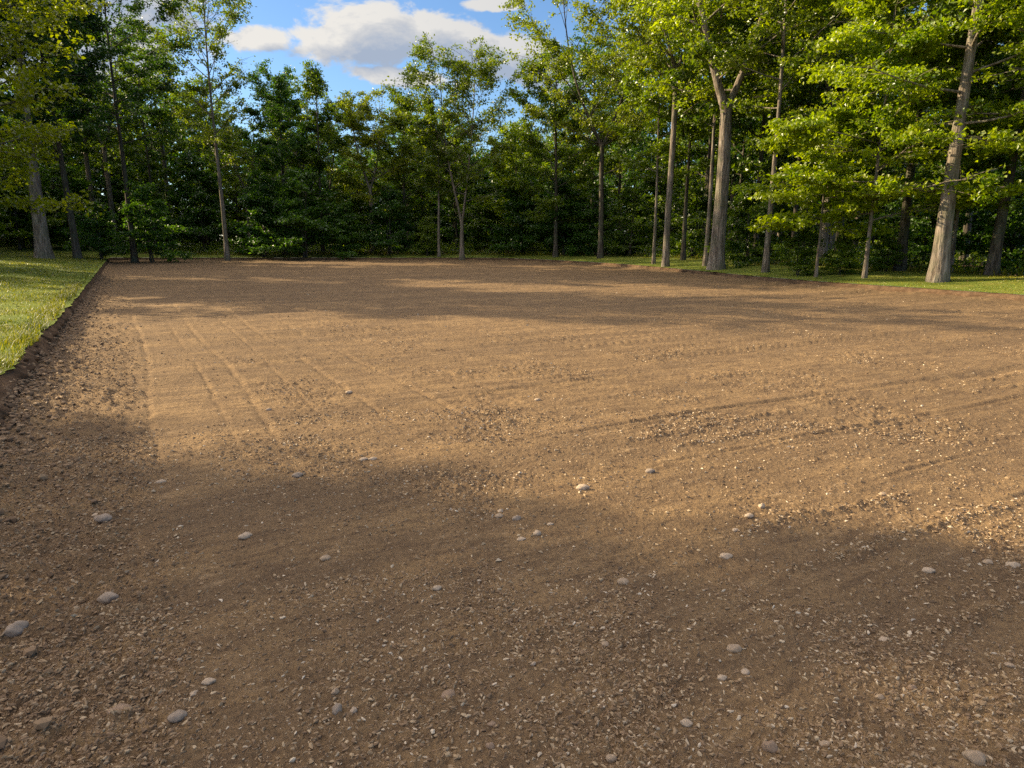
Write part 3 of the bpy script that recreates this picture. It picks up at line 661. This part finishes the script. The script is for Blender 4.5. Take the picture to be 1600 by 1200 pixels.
# ------------------------------------------------------------------ loose chips and clods on the earth
def ico_np(sub):
    import bmesh
    bm = bmesh.new(); bmesh.ops.create_icosphere(bm, subdivisions=sub, radius=1)
    V = np.array([v.co[:] for v in bm.verts]); F = np.array([[v.index for v in f.verts] for f in bm.faces]); bm.free(); return V, F
OCT = (np.array([[1, 0, 0], [-1, 0, 0], [0, 1, 0], [0, -1, 0], [0, 0, 1], [0, 0, -1]], float), np.array([[0, 2, 4], [2, 1, 4], [1, 3, 4], [3, 0, 4], [2, 0, 5], [1, 2, 5], [3, 1, 5], [0, 3, 5]]))
ICO1 = ico_np(1)
def chips():
    Vs, Fs, Ts, base = [], [], [], 0
    def batch(n, rlo, rhi, shape, smin, smax, power, fl=.16, pw=1.):
        nonlocal base
        # uniform over the wedge area
        r = np.sqrt(RNG.uniform(rlo**2, rhi**2, n)); th = RNG.uniform(-R(47), R(43), n); x = r*np.sin(th); y = r*np.cos(th)
        ok = edge_dist(x, y) < -.02; x, y = x[ok], y[ok]
        m = rough_mask(x, y); ok = RNG.uniform(size=len(x)) < fl+(1-fl)*m**pw; x, y = x[ok], y[ok]; m = m[ok]; n = len(x)
        u, v = uv_of(x, y); ed = sstep(1.2, .9, u)
        ln = (smin+(smax-smin)*RNG.uniform(size=n)**power)*(1+.08*ed); wd = ln*RNG.uniform(.18, .6, n); ht = ln*RNG.uniform(.25, .7, n)
        S, F = shape; k = len(S)
        V = S[None]*(1+RNG.normal(size=(n, k, 1))*.16)
        V = V*np.stack([ln, wd, ht], 1)[:, None]*.5
        tilt = RNG.normal(size=n)*.28; ct, st = np.cos(tilt)[:, None], np.sin(tilt)[:, None]
        X = V[..., 0]*ct-V[..., 2]*st; Z = V[..., 0]*st+V[..., 2]*ct; Y = V[..., 1]
        Y = Y+(RNG.uniform(-1, 1, n)*.9)[:, None]*X*X/ln[:, None]
        a = RNG.uniform(0, 2*np.pi, n); ca, sa = np.cos(a)[:, None], np.sin(a)[:, None]
        z0 = dirt_z(x, y)+ht*.10
        W = np.stack([X*ca-Y*sa+x[:, None], X*sa+Y*ca+y[:, None], Z+z0[:, None]], -1)
        Vs.append(W.reshape(-1, 3)); Fs.append((F[None]+(np.arange(n)*k)[:, None, None]).reshape(-1, 3)+base); base += n*k
        t = np.where(RNG.uniform(size=n) < .68, RNG.uniform(.2, .64, n), RNG.uniform(.5, .9, n)); t = np.where(RNG.uniform(size=n) < .05, RNG.uniform(.88, 1, n), t)
        Ts.append(np.repeat(t*(1-.12*ed), len(F)))
    batch(120000, 1.2, 3.2, ICO1, .005, .028, 3.0)
    batch(170000, 3.2, 6.5, OCT, .008, .034, 3.0, .10, 1.3)
    batch(110000, 6.5, 13, OCT, .012, .038, 2.6, .04, 1.7)
    batch(40000, 13, 30, OCT, .02, .06, 2.6, .04, 1.8)
    # crumbs fallen from the bank lie along its foot
    n = 16000; v_ = RNG.uniform(-1, 34, n); u_ = RNG.exponential(.16, n)-.12; sel = (xy_of(u_, v_)[1] > 1) & (u_ < .9); u_, v_ = u_[sel], v_[sel]; n = len(u_)
    x, y = xy_of(u_, v_); ln = .012+.06*RNG.uniform(size=n)**3.2; S, F = ICO1; k = len(S)
    V = S[None]*(1+RNG.normal(size=(n, k, 1))*.2)*np.stack([ln, ln*RNG.uniform(.5, .9, n), ln*RNG.uniform(.4, .8, n)], 1)[:, None]*.5
    a = RNG.uniform(0, 6.28, n)[:, None]; W = np.stack([V[..., 0]*np.cos(a)-V[..., 1]*np.sin(a)+x[:, None], V[..., 0]*np.sin(a)+V[..., 1]*np.cos(a)+y[:, None], V[..., 2]+(dirt_z(x, y)+ln*.15+np.maximum(0, -u_)*.8)[:, None]], -1)
    Vs.append(W.reshape(-1, 3)); Fs.append((F[None]+(np.arange(n)*k)[:, None, None]).reshape(-1, 3)+base); base += n*k; Ts.append(np.repeat(RNG.uniform(0, .55, n), len(F)))
    me = mesh_np('gravel', np.concatenate(Vs), np.concatenate(Fs), M_CHIP, False, np.concatenate(Ts))
    tag(obj('gravel', me), 'loose chips, clods and grit strewn over the earth', None, None, 'stuff')
chips()

# ------------------------------------------------------------------ stones one can pick out
ICO3 = ico_np(3)
STM = {}
for kind in M_ST:
    for i in range(3):
        rg = np.random.default_rng(900+i+hash(kind) % 1*7+len(kind)*13)
        V = ICO3[0].copy(); p = rg.uniform(0, 50, 3)
        for _k in range(7):                       # worn facets
            fn = rg.normal(size=3); fn /= np.linalg.norm(fn); h_ = V@fn; cut = rg.uniform(.74, .92); V = V-np.where(h_ > cut, (h_-cut)*.6, 0)[:, None]*fn
        nz = perlin(V[:, 0]*1.1+p[0]+V[:, 2], V[:, 1]*1.1+p[1]-V[:, 2]*.6, i)*.26+perlin(V[:, 0]*2.6+p[1], V[:, 1]*2.6+V[:, 2]*2+p[2], i+4)*.08
        V = V*(1+nz)[:, None]; V[:, 2] = np.sign(V[:, 2])*np.abs(V[:, 2])**1.1
        STM[kind, i] = mesh_np('stone', V, ICO3[1], M_ST[kind], True)
STONES = [  # px, py, width px, height/width, kind, mesh, yaw, label
 (465, 741, 17, .55, 'grey', 0, .3, 'lone grey pebble casting a small shadow beyond the pale flakes on the left'),
 (382, 836, 22, .52, 'pale', 1, .5, 'smooth pale oval stone on the rolled strip, nearest the loose gravel edge'),
 (170, 927, 30, .68, 'grey', 2, .1, 'big rounded grey stone in the coarse gravel beside the bank'),
 (26, 980, 34, .70, 'grey', 0, .9, 'biggest dark grey stone at the very left margin of the earth'),
 (276, 1121, 29, .62, 'grey', 1, .4, 'large oval grey stone near the lower left, tilted up to the right'),
 (327, 1065, 21, .42, 'pale', 2, .2, 'flat pinkish pale stone just above the large tilted oval stone'),
 (303, 1082, 14, .5, 'pale', 0, 1.2, 'little pink pebble touching ground left below the flat pinkish stone'),
 (160, 808, 26, .6, 'grey', 1, 0, 'half buried grey stone with a white pebble at its shoulder'),
 (151, 800, 14, .45, 'pale', 2, .5, 'small white pebble leaning on the half buried grey stone'),
 (186, 1111, 34, .5, 'brown', 0, .4, 'brown clod-like stone among dark gravel at lower left'),
 (251, 752, 15, .35, 'pale', 1, .2, 'thin pale flake at the border of gravel and rolled strip'),
 (569, 716, 15, .4, 'grey', 2, .1, 'left one of two flat pale flakes lying end to end'),
 (583, 716, 13, .4, 'pale', 0, .2, 'right one of two flat pale flakes lying end to end'),
 (509, 873, 18, .4, 'tan', 1, .6, 'flat tan flake standing apart left of the white pebble'),
 (911, 759, 21, .58, 'pale', 2, 0, 'smooth pale oval stone alone in the shade above the pebble cluster'),
 (807, 808, 15, .72, 'grey', 0, .4, 'round grey pebble, upper one of the central cluster'),
 (839, 832, 16, .7, 'pale', 1, .8, 'bright pebble, lowest of the central cluster'),
 (860, 818, 11, .5, 'pale', 2, .1, 'small white pebble, rightmost of the central cluster'),
 (782, 797, 12, .45, 'pale', 0, 1.1, 'thin white chip at the upper left of the central cluster'),
 (780, 806, 15, .35, 'tan', 1, .4, 'long tan sliver at the left of the central cluster'),
 (815, 842, 15, .35, 'pale', 2, .1, 'flat white sliver below left of the brightest cluster pebble'),
 (683, 920, 15, .5, 'pale', 0, .3, 'white pebble alone at mid distance left of centre'),
 (974, 907, 20, .62, 'tan', 1, 0, 'rounded tan stone alone right of centre'),
 (527, 1104, 21, 1.0, 'grey', 2, 1.3, 'upright egg-shaped grey stone, middle of three at lower left centre'),
 (524, 1080, 13, .9, 'tan', 0, 1.0, 'small pointed stone just above the upright egg-shaped stone'),
 (552, 1105, 14, .8, 'pale', 1, .9, 'small pale stone just right of the upright egg-shaped stone'),
 (701, 1080, 26, .45, 'brown', 2, .4, 'low brown clod with pebbles in the middle of the near ground'),
 (768, 1125, 14, .6, 'brown', 0, .2, 'small brown stone above a rounder brown lump'),
 (766, 1160, 16, .8, 'brown', 1, .2, 'rounder brown lump near the lower edge of the picture'),
 (955, 1181, 18, .8, 'tan', 2, .1, 'pale tan round stone at the lower edge, centre right'),
 (833, 1034, 10, .6, 'pale', 0, .6, 'tiny white pebble alone below the centre'),
 (945, 1002, 17, .4, 'tan', 1, .4, 'long tan pebble in the curved row of chips'),
 (1016, 734, 16, .55, 'grey', 2, .1, 'grey pebble where the shade begins, right of centre'),
 (1190, 789, 13, .7, 'pale', 0, .8, 'bright white chip, farther one of a pair'),
 (1170, 805, 16, .42, 'pale', 1, .2, 'flat white stone, nearer one of the bright pair'),
 (1149, 827, 12, .55, 'pale', 2, .5, 'small white pebble below the bright pair'),
 (1134, 867, 21, .5, 'pale', 0, .1, 'large flat white stone, nearest of the white row'),
 (1380, 773, 14, .5, 'tan', 1, .1, 'small orange-tan pebble with a long shadow in the sunlight'),
 (1451, 889, 20, .45, 'pale', 2, -.2, 'pale flat stone with shadow at the end of the straw patch'),
 (1582, 880, 22, .55, 'pale', 0, 0, 'pinkish stone at the right margin in warm light'),
 (1544, 877, 18, .35, 'tan', 1, .3, 'thin tan shard left of the pinkish margin stone'),
 (1147, 1008, 25, .8, 'tan', 2, .2, 'large round tan stone, most rounded in the right near ground'),
 (1128, 1057, 16, .4, 'pale', 0, .2, 'flat pale chip left of a bent pale shard'),
 (1164, 1046, 18, .4, 'pale', 1, .7, 'bent pale shard right of a flat pale chip'),
 (1383, 996, 18, .35, 'pale', 2, -.2, 'slim white flake on smooth ground at right'),
 (1073, 1127, 19, .6, 'pale', 0, -.4, 'pale oval stone on bare smooth patch near the lower edge'),
 (1203, 1161, 27, .85, 'brown', 1, .2, 'large brown stone sunk in the gravel at the lower edge'),
 (1289, 1158, 20, .5, 'tan', 2, .3, 'tan flat pebble right of the large sunk brown stone'),
 (1522, 1179, 32, .75, 'tan', 0, -.4, 'largest smooth tan stone at the lower right corner'),
 (1426, 1070, 15, .8, 'brown', 1, 0, 'small dark brown stone above the smooth corner stone'),
 (1577, 1038, 15, .5, 'tan', 2, -.3, 'small tan pebble near the right margin in shade'),
 (1375, 1086, 14, .65, 'tan', 0, 0, 'tan pebble pair-like lump left of the small dark brown stone'),
 (545, 610, 12, .6, 'pale', 1, 0, 'far pale pebble in the sunlit middle, left one'),
 (840, 625, 10, .6, 'pale', 2, 0, 'far pale pebble in the sunlit middle, right one'),
 (420, 640, 9, .6, 'grey', 0, .4, 'far grey pebble near the wheel grooves'),
]
for (px, py, w, hw, kind, mi, yaw, lab) in STONES:
    x, y = ground_at(px, py+w*hw*.3); zc = y*CP+CAM_H*SP; wd = w/FPX*zc*1.0
    sz = wd*.5*max(.5, hw*1.0); z = float(dirt_z(np.array(x), np.array(y)))
    o = obj('stone', STM[kind, mi], None, (x, y, z+sz*.16)); o.scale = (wd*.5, wd*.5*.72, sz); o.rotation_euler = (0, 0, yaw)
    tag(o, lab, 'stone', 'stones lying on the bare earth')

# ------------------------------------------------------------------ sun and sky
sdir = Vector((-math.cos(SUN_AZ)*math.cos(SUN_EL), math.sin(SUN_AZ)*math.cos(SUN_EL), math.sin(SUN_EL)))
sl = bpy.data.lights.new('sun', 'SUN'); sl.energy = 4.6; sl.angle = R(.53); sl.color = (1.0, .78, .47)
so = bpy.data.objects.new('sun', sl); COL.objects.link(so); so.rotation_euler = (-sdir).to_track_quat('-Z', 'Y').to_euler(); so.location = sdir*200
w = bpy.data.worlds.new('World'); scene.world = w; w.use_nodes = True; nt = w.node_tree; nt.nodes.clear()
out = nt.nodes.new('ShaderNodeOutputWorld'); bg = nt.nodes.new('ShaderNodeBackground'); L(nt, bg.outputs[0], out.inputs[0]); bg.inputs[1].default_value = .066
sky = nt.nodes.new('ShaderNodeTexSky'); sky.sky_type = 'NISHITA'; sky.sun_disc = False; sky.sun_elevation = SUN_EL
sky.sun_rotation = -(math.pi/2-SUN_AZ); sky.air_density = 1.0; sky.dust_density = .3; sky.ozone_density = 5.0
tc = nt.nodes.new('ShaderNodeTexCoord'); sx = nt.nodes.new('ShaderNodeSeparateXYZ'); L(nt, tc.outputs['Generated'], sx.inputs[0])
def mth(op, a, b=None, c=None, clamp=False):
    m = nt.nodes.new('ShaderNodeMath'); m.operation = op; m.use_clamp = clamp
    for i, v in enumerate((a, b, c)):
        if v is None: continue
        if hasattr(v, 'is_linked'): L(nt, v, m.inputs[i])
        else: m.inputs[i].default_value = v
    return m.outputs[0]
ym = mth('MAXIMUM', sx.outputs[1], .05); ca = mth('DIVIDE', sx.outputs[0], ym); cb_ = mth('DIVIDE', sx.outputs[2], ym)
def cloud_noise(da, db, scale=12., rough=.62):
    cv = nt.nodes.new('ShaderNodeCombineXYZ'); L(nt, mth('ADD', ca, da), cv.inputs[0]); L(nt, mth('MULTIPLY', mth('ADD', cb_, db), 1.7), cv.inputs[1])
    n = nt.nodes.new('ShaderNodeTexNoise'); n.inputs['Scale'].default_value = scale; n.inputs['Detail'].default_value = 9; n.inputs['Roughness'].default_value = rough; n.inputs['Distortion'].default_value = .25
    L(nt, cv.outputs[0], n.inputs['Vector']); return n.outputs['Fac']
def blob(a0, b0, ra, rb, da=0, db=0, tilt=0.):
    p = mth('ADD', ca, da-a0); q = mth('ADD', mth('ADD', cb_, db-b0), mth('MULTIPLY', p, tilt))
    d = mth('SQRT', mth('ADD', mth('POWER', mth('ABSOLUTE', mth('DIVIDE', p, ra)), 2), mth('POWER', mth('ABSOLUTE', mth('DIVIDE', q, rb)), 2)))
    return mth('SUBTRACT', 1, d)
BL = [(-.185, .262, .14, .048, .0), (-.07, .252, .15, .042, .22), (.0, .225, .13, .03, .25), (-.15, .212, .10, .016, .1), (-.33, .262, .07, .022, 0), (-.03, .248, .14, .038, .15), (-.02, .30, .05, .012, 0), (-.62, .30, .28, .14, 0), (.5, .45, .25, .06, 0)]
def field(da, db):
    f = None
    for (a0, b0, ra, rb, tl) in BL:
        x = blob(a0, b0, ra, rb, da, db, tl); f = x if f is None else mth('MAXIMUM', f, x)
    f = mth('MAXIMUM', f, -1.2)
    nz = cloud_noise(da, db)
    return mth('ADD', mth('MULTIPLY', f, .75), mth('MULTIPLY', mth('SUBTRACT', nz, .5), 1.45))
f0 = field(0, 0); f1 = field(-.022, .022)
mr = nt.nodes.new('ShaderNodeMapRange'); mr.interpolation_type = 'SMOOTHSTEP'; L(nt, f0, mr.inputs[0]); mr.inputs[1].default_value = .05; mr.inputs[2].default_value = .27
front = nt.nodes.new('ShaderNodeMath'); front.operation = 'GREATER_THAN'; L(nt, sx.outputs[1], front.inputs[0]); front.inputs[1].default_value = .06
den = mth('MULTIPLY', mr.outputs[0], front.outputs[0])
thick = mth('MULTIPLY', mth('SUBTRACT', f0, .12), 1.6, clamp=True)
lit = mth('ADD', mth('MULTIPLY', mth('SUBTRACT', f0, f1), 2.2), mth('SUBTRACT', .78, mth('MULTIPLY', thick, .95)), clamp=True)  # sunward side paler, thick parts greyer: cloud shading put into the colour
lit = mth('SUBTRACT', lit, mth('MULTIPLY', mth('ADD', ca, .22, clamp=True), 1.1), clamp=True)
cc = ramp(nt, lit, [(0, (2.1, 2.5, 3.2)), (.5, (3.2, 3.3, 3.5)), (1, (4.6, 4.45, 4.2))]).outputs[0]
# unseen broken cloud overhead and to the left, added as fill light
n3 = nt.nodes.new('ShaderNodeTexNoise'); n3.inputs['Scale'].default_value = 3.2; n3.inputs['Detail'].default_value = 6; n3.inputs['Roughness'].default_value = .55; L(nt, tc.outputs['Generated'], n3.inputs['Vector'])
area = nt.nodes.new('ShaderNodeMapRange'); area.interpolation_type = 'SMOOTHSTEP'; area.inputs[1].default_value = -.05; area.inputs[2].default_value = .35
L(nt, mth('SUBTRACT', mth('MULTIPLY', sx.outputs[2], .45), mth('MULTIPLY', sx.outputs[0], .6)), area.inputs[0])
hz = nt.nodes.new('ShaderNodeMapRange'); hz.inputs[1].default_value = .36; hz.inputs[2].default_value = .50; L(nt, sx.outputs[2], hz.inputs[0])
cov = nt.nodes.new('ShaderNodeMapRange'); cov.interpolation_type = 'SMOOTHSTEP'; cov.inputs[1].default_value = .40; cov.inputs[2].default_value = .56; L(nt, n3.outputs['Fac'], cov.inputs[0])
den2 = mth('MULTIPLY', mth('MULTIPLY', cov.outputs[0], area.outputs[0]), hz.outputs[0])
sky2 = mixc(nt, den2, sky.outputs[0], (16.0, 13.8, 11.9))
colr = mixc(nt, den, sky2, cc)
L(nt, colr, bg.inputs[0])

# ------------------------------------------------------------------ view
scene.render.engine = 'CYCLES'
c = scene.cycles
c.max_bounces = 7; c.diffuse_bounces = 3; c.glossy_bounces = 2; c.transmission_bounces = 4; c.transparent_max_bounces = 4
c.sample_clamp_indirect = 6
c.use_denoising = False
vs = scene.view_settings; vs.view_transform = 'Standard'; vs.look = 'None'; vs.exposure = 1.5; vs.gamma = 1
